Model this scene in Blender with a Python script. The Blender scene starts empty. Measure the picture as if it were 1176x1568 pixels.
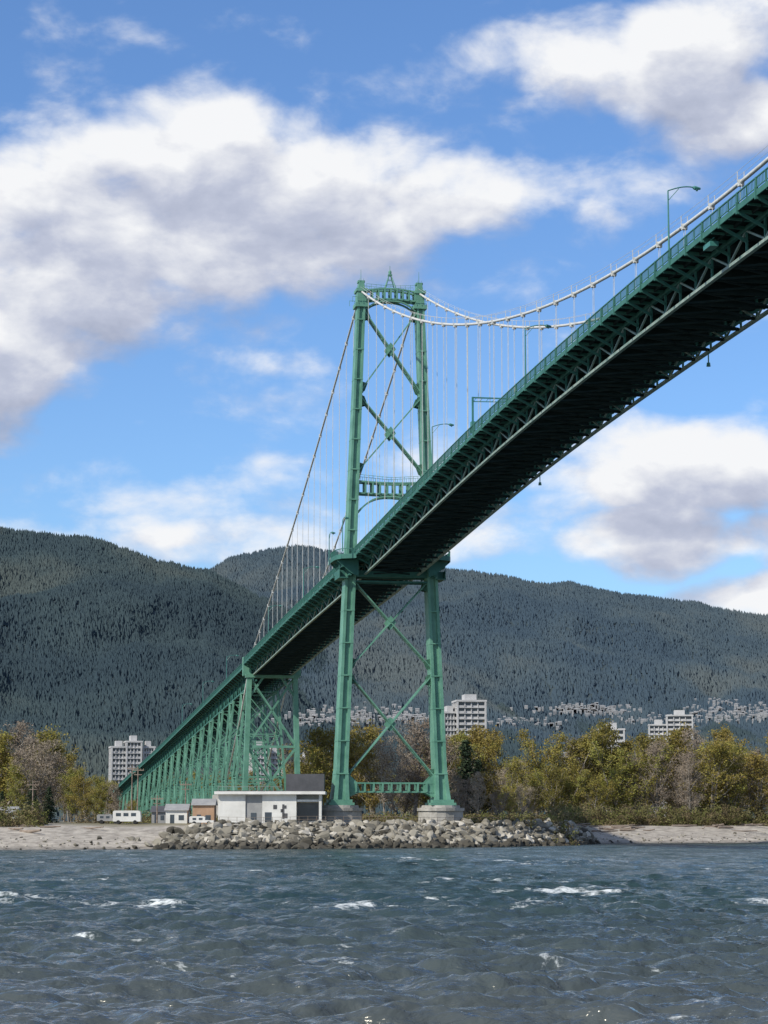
import bpy, math, random
import numpy as np
from mathutils import Vector, Matrix
random.seed(7); rng=np.random.default_rng(7)
scene=bpy.context.scene
scene.view_settings.view_transform='Standard'
try: scene.view_settings.look='None'
except: pass
scene.view_settings.exposure=0
COL=scene.collection

# ------------------------------------------------------------------ helpers
def vnoise(x,y,seed=0):
    xi=np.floor(x).astype(np.int64); yi=np.floor(y).astype(np.int64)
    xf=x-xi; yf=y-yi
    def h(a,b):
        n=(a*374761393+b*668265263+seed*1442695041)&0x7fffffff
        n=((n^(n>>13))*1274126177)&0x7fffffff
        n=n^(n>>16)
        return (n&0xffff)/65535.0
    u=xf*xf*(3-2*xf); v=yf*yf*(3-2*yf)
    return (h(xi,yi)*(1-u)+h(xi+1,yi)*u)*(1-v)+(h(xi,yi+1)*(1-u)+h(xi+1,yi+1)*u)*v
def fbm(x,y,o=5,seed=0):
    s=0;a=.5;f=1.
    for i in range(o):
        s=s+a*vnoise(x*f+i*17.3,y*f-i*9.1,seed+i); a*=.5; f*=2.03
    return s
class MB:
    def __init__(s): s.v=[]; s.f=[]; s.c=[]
    def hexa(s,p):
        n=len(s.v); s.v+= [tuple(q) for q in p]
        s.f+=[(n,n+3,n+2,n+1),(n+4,n+5,n+6,n+7),(n,n+1,n+5,n+4),(n+1,n+2,n+6,n+5),(n+2,n+3,n+7,n+6),(n+3,n,n+4,n+7)]
    def box(s,x0,x1,y0,y1,z0,z1):
        s.hexa([(x0,y0,z0),(x1,y0,z0),(x1,y1,z0),(x0,y1,z0),(x0,y0,z1),(x1,y0,z1),(x1,y1,z1),(x0,y1,z1)])
    def beam(s,p,q,w,h,w2=None,h2=None,up=None):
        p=Vector(p);q=Vector(q);d=(q-p)
        if d.length<1e-6: return
        d.normalize()
        u=Vector(up) if up is not None else Vector((0,0,1))
        if abs(d.dot(u))>.95: u=AX
        a=d.cross(u).normalized(); b=a.cross(d).normalized()
        w2=w if w2 is None else w2; h2=h if h2 is None else h2
        s.hexa([p-a*w/2-b*h/2,p+a*w/2-b*h/2,p+a*w/2+b*h/2,p-a*w/2+b*h/2,
                q-a*w2/2-b*h2/2,q+a*w2/2-b*h2/2,q+a*w2/2+b*h2/2,q-a*w2/2+b*h2/2])
    def tube(s,pts,rads,n=8,cap=True):
        base=len(s.v)
        for i,p in enumerate(pts):
            p=Vector(p); r=rads[i] if hasattr(rads,'__len__') else rads
            d=(Vector(pts[min(i+1,len(pts)-1)])-Vector(pts[max(i-1,0)])).normalized()
            u=Vector((0,0,1)) if abs(d.z)<.95 else Vector((1,0,0))
            a=d.cross(u).normalized(); b=a.cross(d)
            for k in range(n):
                t=2*math.pi*k/n
                s.v.append(tuple(p+a*math.cos(t)*r+b*math.sin(t)*r))
        for i in range(len(pts)-1):
            for k in range(n):
                k2=(k+1)%n
                s.f.append((base+i*n+k,base+i*n+k2,base+(i+1)*n+k2,base+(i+1)*n+k))
        if cap:
            s.f.append(tuple(base+k for k in range(n))[::-1]); s.f.append(tuple(base+(len(pts)-1)*n+k for k in range(n)))
    def prism(s,cx,cy,n,levels,rot=0):
        base=len(s.v)
        for z,r in levels:
            for k in range(n):
                t=2*math.pi*k/n+rot; s.v.append((cx+r*math.cos(t),cy+r*math.sin(t),z))
        for i in range(len(levels)-1):
            for k in range(n):
                k2=(k+1)%n; s.f.append((base+i*n+k,base+i*n+k2,base+(i+1)*n+k2,base+(i+1)*n+k))
        s.f.append(tuple(base+(len(levels)-1)*n+k for k in range(n)))
    def obj(s,name,mat,parent=None,smooth=False):
        me=bpy.data.meshes.new(name); me.from_pydata(s.v,[],s.f); me.update()
        if smooth: me.polygons.foreach_set('use_smooth',[True]*len(me.polygons))
        o=bpy.data.objects.new(name,me); COL.objects.link(o); o.data.materials.append(mat)
        if parent: o.parent=parent
        return o
def np_mesh(name,V,F,mat,col=None,smooth=False,link=True):
    me=bpy.data.meshes.new(name); k=F.shape[1]
    me.vertices.add(len(V)); me.vertices.foreach_set('co',V.astype(np.float32).ravel())
    me.loops.add(F.size); me.loops.foreach_set('vertex_index',F.astype(np.int32).ravel())
    me.polygons.add(len(F)); me.polygons.foreach_set('loop_start',np.arange(0,F.size,k,dtype=np.int32))
    try: me.polygons.foreach_set('loop_total',np.full(len(F),k,dtype=np.int32))
    except Exception: pass
    me.polygons.foreach_set('use_smooth',np.full(len(F),smooth,dtype=bool))
    me.update(calc_edges=True); me.validate()
    if col is not None:
        at=me.attributes.new('shade','FLOAT','POINT'); at.data.foreach_set('value',col.astype(np.float32))
    me.materials.append(mat)
    if not link: return me
    o=bpy.data.objects.new(name,me); COL.objects.link(o); return o
def empty(name,loc=(0,0,0)):
    e=bpy.data.objects.new(name,None); COL.objects.link(e); e.location=loc; return e

# ------------------------------------------------------------------ materials
def newmat(name):
    m=bpy.data.materials.new(name); m.use_nodes=True; nt=m.node_tree
    return m,nt,nt.nodes['Principled BSDF']
def N(nt,t,**k):
    n=nt.nodes.new(t)
    for a,b in k.items(): setattr(n,a,b)
    return n
def noisy(name,c1,c2,scale=1.,rough=.7,bump=0.,bscale=None,detail=6,spec=.3,stretch=(1,1,1),metal=0):
    m,nt,b=newmat(name)
    tc=N(nt,'ShaderNodeTexCoord'); mp=N(nt,'ShaderNodeMapping'); mp.inputs['Scale'].default_value=stretch
    nt.links.new(tc.outputs['Object'],mp.inputs[0])
    n=N(nt,'ShaderNodeTexNoise'); n.inputs['Scale'].default_value=scale; n.inputs['Detail'].default_value=detail; n.inputs['Roughness'].default_value=.65
    nt.links.new(mp.outputs[0],n.inputs['Vector'])
    r=N(nt,'ShaderNodeValToRGB'); r.color_ramp.elements[0].position=.35; r.color_ramp.elements[1].position=.65
    r.color_ramp.elements[0].color=(*c1,1); r.color_ramp.elements[1].color=(*c2,1)
    nt.links.new(n.outputs[0],r.inputs[0]); nt.links.new(r.outputs[0],b.inputs['Base Color'])
    b.inputs['Roughness'].default_value=rough; b.inputs['Specular IOR Level'].default_value=spec; b.inputs['Metallic'].default_value=metal
    if bump:
        n2=N(nt,'ShaderNodeTexNoise'); n2.inputs['Scale'].default_value=bscale or scale*4; n2.inputs['Detail'].default_value=5
        nt.links.new(mp.outputs[0],n2.inputs['Vector'])
        bp=N(nt,'ShaderNodeBump'); bp.inputs['Strength'].default_value=1; bp.inputs['Distance'].default_value=bump
        nt.links.new(n2.outputs[0],bp.inputs['Height']); nt.links.new(bp.outputs[0],b.inputs['Normal'])
    return m
def shade_mat(name,cols,rough=.9,objvar=0.,spec=.1,trans=0.,soft=None):
    """colour ramp driven by a per-clump attribute, shifted per object"""
    m,nt,b=newmat(name)
    a=N(nt,'ShaderNodeAttribute'); a.attribute_name='shade'
    src=a.outputs['Fac']
    if objvar:
        oi=N(nt,'ShaderNodeObjectInfo'); mm=N(nt,'ShaderNodeMath',operation='MULTIPLY_ADD')
        mm.inputs[1].default_value=objvar; nt.links.new(oi.outputs['Random'],mm.inputs[0])
        m2=N(nt,'ShaderNodeMath',operation='MULTIPLY'); m2.inputs[1].default_value=1-objvar
        nt.links.new(src,m2.inputs[0]); nt.links.new(m2.outputs[0],mm.inputs[2]); src=mm.outputs[0]
    r=N(nt,'ShaderNodeValToRGB'); e=r.color_ramp.elements
    while len(e)<len(cols): e.new(.5)
    for i,c in enumerate(cols): e[i].position=i/(len(cols)-1); e[i].color=(*c,1)
    nt.links.new(src,r.inputs[0]); nt.links.new(r.outputs[0],b.inputs['Base Color'])
    b.inputs['Roughness'].default_value=rough; b.inputs['Specular IOR Level'].default_value=spec
    if soft is not None:   # fluffy canopy: bend the facet normals towards the canopy surface
        ge=N(nt,'ShaderNodeNewGeometry'); s1=N(nt,'ShaderNodeVectorMath',operation='MULTIPLY_ADD')
        s1.inputs[1].default_value=(.27,.27,.27); s1.inputs[2].default_value=soft
        nt.links.new(ge.outputs['Normal'],s1.inputs[0]); s2=N(nt,'ShaderNodeVectorMath',operation='NORMALIZE')
        nt.links.new(s1.outputs[0],s2.inputs[0]); nt.links.new(s2.outputs[0],b.inputs['Normal'])
    if trans:
        tr=N(nt,'ShaderNodeBsdfTranslucent'); nt.links.new(r.outputs[0],tr.inputs[0])
        mx=N(nt,'ShaderNodeMixShader'); mx.inputs[0].default_value=trans
        out=[n for n in nt.nodes if n.type=='OUTPUT_MATERIAL'][0]
        nt.links.new(b.outputs[0],mx.inputs[1]); nt.links.new(tr.outputs[0],mx.inputs[2]); nt.links.new(mx.outputs[0],out.inputs[0])
    return m
M_green=noisy('bridge_green_paint',(.075,.20,.14),(.13,.295,.21),.35,.5,spec=.4,detail=8)
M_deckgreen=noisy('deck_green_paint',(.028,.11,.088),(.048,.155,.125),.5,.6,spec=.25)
M_under=noisy('shade_darkened_underside',(.010,.020,.020),(.022,.036,.034),.4,.85,spec=.1)  # near-black colour puts the shade under the deck into the steel
M_chord=noisy('sunlit_chord_paint',(.13,.20,.17),(.26,.32,.28),.8,.6,spec=.3)  # same bridge paint made paler, sunlight on the chord put into its colour
M_cable=noisy('cable_wrap',(.42,.42,.39),(.56,.56,.53),1,.5)
M_asph=noisy('asphalt',(.045,.045,.047),(.06,.06,.06),2,.9)
M_conc=noisy('weathered_concrete',(.22,.21,.185),(.40,.38,.34),.5,.9,bump=.05)
M_white=noisy('white_render',(.54,.53,.49),(.68,.67,.63),.3,.8)
M_hwhite=noisy('apartment_concrete',(.36,.36,.355),(.48,.47,.455),.2,.85)
M_house=noisy('house_siding',(.14,.15,.16),(.36,.36,.35),.02,.9)
M_glass=noisy('dark_glazing',(.03,.04,.05),(.06,.075,.09),.3,.15,spec=.6)
M_dgrey=noisy('dark_cladding',(.06,.062,.065),(.09,.09,.095),.5,.7)
M_grey=noisy('grey_panel',(.22,.22,.22),(.30,.30,.29),.6,.8)
M_wood=noisy('weathered_wood',(.14,.105,.08),(.27,.22,.175),1.5,.9,stretch=(.3,1,1))
M_orange=noisy('tan_siding',(.30,.19,.12),(.38,.25,.17),.8,.85)
M_black=noisy('rubber',(.02,.02,.02),(.03,.03,.03),2,.8)
M_rock=shade_mat('riprap_stone',[(.04,.037,.03),(.12,.11,.088),(.25,.23,.185),(.44,.41,.35)],.95)
M_bark=noisy('bark',(.15,.125,.10),(.31,.28,.235),2,.95)
M_leaf=shade_mat('spring_leaves',[(.12,.105,.035),(.19,.17,.045),(.27,.20,.062),(.30,.27,.07),(.22,.26,.07)],.9,objvar=.65,trans=.35)
M_twig=shade_mat('bare_twigs',[(.17,.135,.10),(.26,.21,.16),(.36,.31,.24)],.95,objvar=.5)
M_conifer=shade_mat('conifer_needles',[(.018,.03,.02),(.035,.052,.028),(.055,.075,.04)],.95)
M_shrub=shade_mat('shrub_leaves',[(.08,.065,.035),(.18,.14,.08),(.15,.16,.05),(.22,.20,.08)],.95,trans=.2)

# ------------------------------------------------------------------ bridge frame of reference
TH=math.atan(.1755); cT,sT=math.cos(TH),math.sin(TH)
AX=Vector((sT,-cT,0)); NR=Vector((cT,sT,0))
def P(s,o,z): return Vector((1.2+sT*s+cT*o,450-cT*s+sT*o,z))
ks=[-1100,-1000,-840,-673,-505,-356,-245,-169,-95,0,47,83,115,148,181,214,236,258,291,324,357,389,425,473,560]
kh=[5.5,9.5,17,24,30.6,37.3,42.3,45.6,49.2,52.7,55.2,57.2,58.6,59.5,60.1,60.4,60.45,60.4,60.1,59.5,58.6,57.2,55.2,52.7,48.9]
_ss=np.arange(-1100,560,2.); _hh=np.interp(_ss,ks,kh)
_k=np.exp(-.5*(np.arange(-30,31)/11.)**2); _k/=_k.sum()
_hp=np.pad(_hh,30,mode='reflect',reflect_type='odd'); _hh=np.convolve(_hp,_k,'valid')
def zr(s): return float(np.interp(s,_ss,_hh))+5.0
bridge=empty('suspension_bridge',P(0,0,0))
def add(mb,name,mat,smooth=False):
    o=mb.obj(name,mat,bridge,smooth); o.matrix_parent_inverse=Matrix.Translation(-Vector(bridge.location)); return o

S0,S1=-187.,520.
deck=MB(); fas=MB(); rail=MB(); brk=MB(); trs=MB(); und=MB(); chord=MB()
PAN=5.5
ss=np.arange(-1000,S1,PAN)
for i in range(len(ss)-1):
    a,b=ss[i],ss[i+1]; za,zb=zr(a),zr(b)
    W=8.0 if a>-190 else 7.0
    ua,ub=za-1.3,zb-1.3
    deck.hexa([P(a,-W,ua-.35),P(a,W,ua-.35),P(b,W,ub-.35),P(b,-W,ub-.35),P(a,-W,ua),P(a,W,ua),P(b,W,ub),P(b,-W,ub)])
    for sd in (-1,1):
        o=sd*(W+.08)
        fas.beam(P(a,o,ua-.2),P(b,o,ub-.2),.12,.6)
        rail.beam(P(a,o,za),P(b,o,zb),.14,.12)
        rail.beam(P(a,o,za-.98),P(b,o,zb-.98),.08,.1)
        rail.beam(P(a,o,za-1.2),P(a,o,za+.06),.2,.2)
        m=(a+b)/2; zm=zr(m)
        rail.beam(P(m,o,zm-1.2),P(m,o,zm),.12,.12)
        nb=14 if a>-190 else 5
        for k in range(nb):
            q=a+(b-a)*(k+.5)/nb; zq=zr(q)
            rail.beam(P(q,o,zq-1.0),P(q,o,zq),.06,.05)
        T=5.3*sd
        if a>-190:
            brk.beam(P(a,T,za-3.3),P(a,sd*(W-.1),za-1.95),.22,.3)
            brk.beam(P(a,T,za-1.95),P(a,sd*(W+.05),za-1.8),.25,.35)
            brk.beam(P(a,sd*(W+.1),za-2.1),P(a,sd*(W+.1),za-.95),.3,.3)
            brk.beam(P(m,T,zm-1.95),P(m,sd*(W+.05),zm-1.8),.2,.25)
            trs.beam(P(a,T,za-2.05),P(b,T,zb-2.05),.45,.45)
            chord.beam(P(a,T,za-4.6),P(b,T,zb-4.6),.45,.32)
            trs.beam(P(a,T,za-4.4),P(a,T,za-2.2),.22,.22)
            if i%2: chord.beam(P(a,T,za-4.4),P(b,T,zb-2.2),.2,.2)
            else: chord.beam(P(a,T,za-2.2),P(b,T,zb-4.4),.2,.2)
        else:
            T=4.6*sd; dp=6.2
            trs.beam(P(a,T,za-1.95),P(b,T,zb-1.95),.45,.45)
            trs.beam(P(a,T,za-dp),P(b,T,zb-dp),.45,.45)
            trs.beam(P(a,T,za-dp),P(a,T,za-2),.25,.25)
            if i%2: trs.beam(P(a,T,za-dp),P(b,T,zb-2),.3,.3)
            else: trs.beam(P(a,T,za-2),P(b,T,zb-dp),.3,.3)
            brk.beam(P(a,T,za-3.3),P(a,sd*(W-.1),za-1.9),.2,.25)
    if a>-190:
        und.beam(P(a,-5.05,za-2.4),P(a,5.05,za-2.4),.35,1.3)
        und.beam(P(a,-5.05,za-4.55),P(a,5.05,za-4.55),.3,.3)
        und.beam(P(m,-5.05,zm-2.1),P(m,5.05,zm-2.1),.25,.7)
        und.beam(P(a,-5,za-4.5),P(b,5,zb-4.5),.22,.2); und.beam(P(a,5,za-4.48),P(b,-5,zb-4.48),.22,.2)
        for o in (-3.6,-1.8,0,1.8,3.6): und.beam(P(a,o,za-1.95),P(b,o,zb-1.95),.22,.55)
        for o in (-6.6,6.6): und.beam(P(a,o,za-1.85),P(b,o,zb-1.85),.18,.35)
    else:
        und.beam(P(a,-4.3,za-2.4),P(a,4.3,za-2.4),.3,1.1)
        und.beam(P(a,-4.3,za-6),P(b,4.3,zb-6),.25,.2)
        for o in (-2,0,2): und.beam(P(a,o,za-1.9),P(b,o,zb-1.9),.22,.5)
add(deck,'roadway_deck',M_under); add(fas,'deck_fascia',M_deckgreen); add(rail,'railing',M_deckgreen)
rd=MB()
for i in range(len(ss)-1):
    a,b=ss[i],ss[i+1]; za,zb=zr(a)-1.29,zr(b)-1.29
    n=len(rd.v); rd.v+=[tuple(P(a,-5.2,za)),tuple(P(a,5.2,za)),tuple(P(b,5.2,zb)),tuple(P(b,-5.2,zb))]; rd.f.append((n,n+1,n+2,n+3))
add(rd,'road_surface',M_asph)
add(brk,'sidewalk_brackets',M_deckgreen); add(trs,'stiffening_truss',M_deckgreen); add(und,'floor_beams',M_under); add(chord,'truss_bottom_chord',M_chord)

# cables
ZT=111.0
def zc_main(s):
    zm=zr(236)+2.6
    return zm+(ZT-zm)*((s-236.5)/236.5)**2
def zc_side(s):
    u=-s/187.; ze=zr(-187)+.6
    return ZT+(ze-ZT)*u-2.6*4*u*(1-u)
cab=MB(); hang=MB(); band=MB()
CO=5.95
for sd in (-1,1):
    o=sd*CO
    S=np.linspace(0,473,110); cab.tube([P(s,o,zc_main(s)) for s in S],.21,8)
    S=np.linspace(0,-187,40); cab.tube([P(s,o,zc_side(s)) for s in S],.21,8)
    for oo in (-.35,.35):
        S=np.linspace(0,473,110); cab.tube([P(s,o+oo,zc_main(s)+1.05) for s in S],.025,4)
    k=1
    while k*9.3<468:
        s=k*9.3; z=zc_main(s); k+=1
        for oo in (-.13,.13): hang.tube([P(s+oo*2,o,z),P(s+oo*2,o,zr(s)-1.6)],.03,5)
        band.beam(P(s-.25,o,z-.1),P(s+.25,o,z-.1),.55,.62)
        band.beam(P(s,o-.35,z),P(s,o-.35,z+1.1),.07,.07); band.beam(P(s,o+.35,z),P(s,o+.35,z+1.1),.07,.07)
        band.beam(P(s,o,zr(s)-1.2),P(s,o,zr(s)+.3),.3,.3)
    k=1
    while k*9.3<180:
        s=-k*9.3; z=zc_side(s); k+=1
        for oo in (-.13,.13): hang.tube([P(s+oo*2,o,z),P(s+oo*2,o,zr(s)-1.6)],.03,5)
        band.beam(P(s-.25,o,z-.1),P(s+.25,o,z-.1),.55,.7)
    cab.tube([P(-187,o,zc_side(-187)),P(-215,o*.95,zr(-187)-15),P(-262,o*.95,12)],.24,8)
add(cab,'main_cables',M_cable,True); add(hang,'hangers',M_cable); add(band,'cable_bands',M_cable)

# ------------------------------------------------------------------ main tower
tw=MB()
def half(z): return float(np.interp(z,[8,56,111],[10.1,8.1,5.9]))
def legw(z): return float(np.interp(z,[8,11,15,56,60,111],[3.3,2.8,2.3,2.1,1.95,1.55]))
def legd(z): return float(np.interp(z,[8,11,15,56,111],[4.6,3.9,3.4,2.9,2.3]))
def ringbox(mb,zs,cfun,wfun,dfun):
    for i in range(len(zs)-1):
        z0,z1=zs[i],zs[i+1]; pts=[]
        for z in (z0,z1):
            c=cfun(z);w=wfun(z)/2;d=dfun(z)/2
            pts+=[P(-d,c-w,z),P(-d,c+w,z),P(d,c+w,z),P(d,c-w,z)]
        mb.hexa(pts)
zs=[8,9.2,11,13,15,34,56,70,90,108,111]
for sd in (-1,1):
    ringbox(tw,zs,lambda z:sd*half(z),lambda z:legw(z)*.5,legd)
    ringbox(tw,zs,lambda z:sd*half(z)-legw(z)*.37,lambda z:legw(z)*.26,lambda z:legd(z)*1.3)
    ringbox(tw,zs,lambda z:sd*half(z)+legw(z)*.37,lambda z:legw(z)*.26,lambda z:legd(z)*1.3)
    for z in list(np.arange(14,52,6.4))+list(np.arange(62,108,6.1)):
        ringbox(tw,[z,z+.25],lambda q:sd*half(q),lambda q:legw(q)*1.04,lambda q:legd(q)*1.34)
    ringbox(tw,[8,8.5],lambda z:sd*half(z),lambda z:5.0,lambda z:6.6)
    ringbox(tw,[8.5,9.1],lambda z:sd*half(z),lambda z:4.2,lambda z:6.0)
    ringbox(tw,[107.4,108.2],lambda z:sd*5.95,lambda z:2.7,lambda z:3.6)
    ringbox(tw,[108.2,110.6],lambda z:sd*5.95,lambda z:1.8,lambda z:3.05)
    ringbox(tw,[110.6,111.2],lambda z:sd*5.95,lambda z:2.3,lambda z:3.5)
    ringbox(tw,[111.2,112.6],lambda z:sd*5.95,lambda z:1.4-(z-111.2)*.3,lambda z:2.2)
    ringbox(tw,[112.6,113.0],lambda z:sd*5.95,lambda z:1.4,lambda z:1.5)
    for oo in (-.6,.6):
        for q in (-.9,.9): tw.beam(P(q,sd*5.95+oo,111),P(q,sd*5.95+oo*.6,113.4),.14,.14,.04,.04)
    tw.beam(P(0,sd*5.95,113),P(0,sd*5.95,115.4),.12,.12,.05,.05)
    for q in (-2,2): tw.beam(P(q,sd*5.95-2,109.3),P(q,sd*5.95+2,109.3),.08,.08)
    for oo in (-2,-1,0,1,2):
        for q in (-2,2): tw.beam(P(q,sd*5.95+oo,108.2),P(q,sd*5.95+oo,109.3),.07,.07)
def brace(z0,z1,w=.85):
    for s0 in (-1,1):
        a=s0*(half(z0)-legw(z0)*.4); b=-s0*(half(z1)-legw(z1)*.4)
        for q in (-.8,.8):
            tw.beam(P(q,a,z0),P(q,b,z1),.22,w,up=AX)
        n=int(abs(z1-z0)/.9)
        for k in range(n+1):
            t=(k+.5)/(n+1)
            tw.beam(P(-.7,a+(b-a)*t,z0+(z1-z0)*t),P(.7,a+(b-a)*t,z0+(z1-z0)*t),.2,.12)
        for (zz,sg) in ((z0,1 if z1>z0 else -1),(z1,-1 if z1>z0 else 1)):
            for sd in (-1,1):
                c=sd*(half(zz)-legw(zz)*.3)
                for q in (-.95,.95):
                    p=P(q,c,zz-sg*.6);r=P(q,c,zz+sg*1.9);t=P(q,c-sd*1.5,zz+sg*1.5);u=P(q,c-sd*.9,zz-sg*.1)
                    e=AX*.05
                    tw.hexa([p-e,u-e,t-e,r-e,p+e,u+e,t+e,r+e])
    zc=(z0*half(z1)+z1*half(z0))/(half(z0)+half(z1))
    for q in (-.96,.96):
        e=AX*.05
        L=[P(q,0,zc-1.4),P(q,1.05,zc),P(q,0,zc+1.4),P(q,-1.05,zc)]
        tw.hexa([x-e for x in L]+[x+e for x in L])
brace(13.4,33.4,.9); brace(35.0,52.0,.9); brace(74.0,89.1,.78); brace(90.4,106.8,.76)
def portal(zb,zt,halfw,q=1.3,n=9,hole=.55,sag=0):
    for qq in (-q,q):
        for k in range(n*2):
            t0=-1+2*k/(n*2); t1=-1+2*(k+1)/(n*2)
            f=lambda t: sag*(1-t*t)
            tw.beam(P(qq,t0*halfw,zt-f(t0)),P(qq,t1*halfw,zt-f(t1)),.3,.5,up=AX)
            tw.beam(P(qq,t0*halfw,zb-f(t0)*.5),P(qq,t1*halfw,zb-f(t1)*.5),.3,.55,up=AX)
        for k in range(n+1):
            t=-1+2*k/n; tw.beam(P(qq,t*halfw,zb-sag*(1-t*t)*.5),P(qq,t*halfw,zt-sag*(1-t*t)),.3,hole)
    for k in range(n+1):
        t=-1+2*k/n; tw.beam(P(-q,t*halfw,zt-sag*(1-t*t)),P(q,t*halfw,zt-sag*(1-t*t)),.3,.3)
def arch(z_leg,z_mid,halfw,q=1.3,w=.55):
    n=14
    for qq in (-q,q):
        for k in range(n):
            t0=-1+2*k/n;t1=-1+2*(k+1)/n
            g=lambda t: z_leg+(z_mid-z_leg)*(1-abs(t)**2.6)
            tw.beam(P(qq,t0*halfw,g(t0)),P(qq,t1*halfw,g(t1)),.3,w,up=AX)
portal(69.6,72.0,half(70)-.9,1.2,9,.8,.25)
arch(65.6,69.0,half(68)-.9,1.2)
for sd in (-1,1):
    for q in (-1.4,1.4):
        tw.beam(P(q,0,72.8),P(q,sd*6.4,73.3),.07,.07)
        for k in range(8): tw.beam(P(q,sd*k*.9,72),P(q,sd*k*.9,72.9+k*.06),.06,.06)
portal(109.0,110.9,5.0,1.0,8,.7,-.5)
arch(107.0,108.9,5.1,1.0,.45)
tw.beam(P(0,-5,109.0),P(0,5,109.0),.2,.5)
for q in (-1,1):
    tw.beam(P(q,-5,112.3),P(q,0,112.0),.06,.06); tw.beam(P(q,5,112.3),P(q,0,112.0),.06,.06)
    for k in range(-5,6): tw.beam(P(q,k,111),P(q,k,112.2),.06,.06)
for a,b in ((-1,-1),(1,-1),(-1,1),(1,1)):
    tw.beam(P(a*.9,b*1.15,111.3),P(a*.25,b*.2,114.4),.18,.18,.12,.12)
for z in (112.4,113.4):
    h=1.15-.95*(z-111.3)/3.1
    for q in (-h*.8,h*.8): tw.beam(P(q,-h,z),P(q,h,z),.1,.1)
tw.beam(P(0,0,114.3),P(0,0,114.6),.8,.8); tw.prism(P(0,0,0).x,P(0,0,0).y,8,[(114.6,.3),(115.2,.34),(115.5,.1)]); tw.beam(P(0,0,115.3),P(0,0,116.4),.08,.08)
portal(10.6,12.3,half(11)-1.2,1.4,10,1.0,0)
for qq in (-1.55,1.55):
    for sd in (-1,1):
        c=half(13)-1.1; e=AX*.05
        L=[P(qq,sd*c,9.4),P(qq,sd*c,14.4),P(qq,sd*(c-2.0),12.4),P(qq,sd*(c-2.6),10.6)]
        tw.hexa([x-e for x in L]+[x+e for x in L])
add(tw,'tower_steelwork',M_green)
tp=MB()
for q in (-1.6,1.6):
    tp.beam(P(q,-half(53)-2.4,53.4),P(q,half(53)+2.4,53.4),.5,1.3)
    tp.beam(P(q,-half(51)+1,51.9),P(q,half(51)-1,51.9),.3,.35)
for k in range(-8,9): tp.beam(P(-1.6,k,53.6),P(1.6,k,53.6),.3,.6)
zd=zr(0)-1.3
for sd in (-1,1):
    n=10; pr=[]
    for k in range(n+1):
        t=-1+2*k/n; pr.append((t*7.5,sd*(8.0+3.6*math.sqrt(max(0,1-abs(t)**3.5)))))
    for k in range(n):
        (a,oa),(b,ob)=pr[k],pr[k+1]
        tp.hexa([P(a,sd*7.9,zd-.5),P(b,sd*7.9,zd-.5),P(b,ob,zd-.5),P(a,oa,zd-.5),P(a,sd*7.9,zd+.03),P(b,sd*7.9,zd+.03),P(b,ob,zd+.03),P(a,oa,zd+.03)])
        tp.beam(P(a,oa,zd+1.25),P(b,ob,zd+1.25),.12,.12); tp.beam(P(a,oa,zd-.25),P(b,ob,zd-.25),.14,.9)
        for j in range(4):
            t=j/4; tp.beam(P(a+(b-a)*t,oa+(ob-oa)*t,zd),P(a+(b-a)*t,oa+(ob-oa)*t,zd+1.25),.07,.07)
    for q in (-4,-1.7,1.7,4):
        L0=[P(q,sd*7.0,zd-3.9),P(q,sd*8.6,zd-3.2),P(q,sd*11.3,zd-.9),P(q,sd*7.0,zd-.5)]
        e=AX*.12; tp.hexa([x-e for x in L0]+[x+e for x in L0])
    tp.beam(P(-4.2,sd*10.0,zd-1.6),P(4.2,sd*10.0,zd-1.6),.5,.9); tp.beam(P(-3.5,sd*8.6,zd-3.2),P(3.5,sd*8.6,zd-3.2),.6,.9)
    tp.beam(P(-3.0,sd*10.6,53.3),P(3.0,sd*10.6,53.3),.15,1.6)
    tp.beam(P(-3.0,sd*9.8,52.5),P(3.0,sd*9.8,52.5),1.8,.2)
    for q in (-3,-1.5,0,1.5,3): tp.beam(P(q,sd*10.6,52.6),P(q,sd*10.6,55),.1,.1)
add(tp,'tower_platforms',M_deckgreen)
pier=MB()
for sd in (-1,1):
    c=P(0,sd*10.1,0); pier.prism(c.x,c.y,16,[(2.5,4.6),(6.9,4.45),(6.9,4.75),(7.5,4.75),(7.5,3.9),(8.0,3.8)],.2)
add(pier,'concrete_piers',M_conc)

# ------------------------------------------------------------------ cable bent + viaduct towers
vb=MB()
def bent(s,zt,zb,ht,hb,w,panels):
    for sd in (-1,1):
        vb.beam(P(s,sd*hb,zb),P(s,sd*ht,zt),w,w*1.2)
    f=lambda z: ht+(hb-ht)*(zt-z)/(zt-zb)
    zz=np.linspace(zb+1,zt-.5,panels+1)
    for i in range(panels):
        for sd in (-1,1): vb.beam(P(s,sd*f(zz[i]),zz[i]),P(s,-sd*f(zz[i+1]),zz[i+1]),w*.38,w*.38)
        vb.beam(P(s,-f(zz[i+1]),zz[i+1]),P(s,f(zz[i+1]),zz[i+1]),w*.45,w*.5)
zt=zr(-187)-4.6
bent(-187,zt,5,6.4,7.6,1.3,2); bent(-190,zt,5,6.4,7.6,.8,2)
for sd in (-1,1):
    for z in np.arange(8,zt-2,4): vb.beam(P(-187,sd*7,z),P(-190,sd*7,z),.3,.4)
    vb.beam(P(-188.5,sd*7.0,zt-.2),P(-188.5,sd*7.0,zr(-187)+.4),2.2,2.6)
    vb.beam(P(-187,sd*6.3,zt-6),P(-187,sd*2.5,zt-.6),.6,.6)
vb.beam(P(-187.5,-7.5,zt-.3),P(-187.5,7.5,zt-.3),3.2,1.0)
s=-212.; SP=31.
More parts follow.
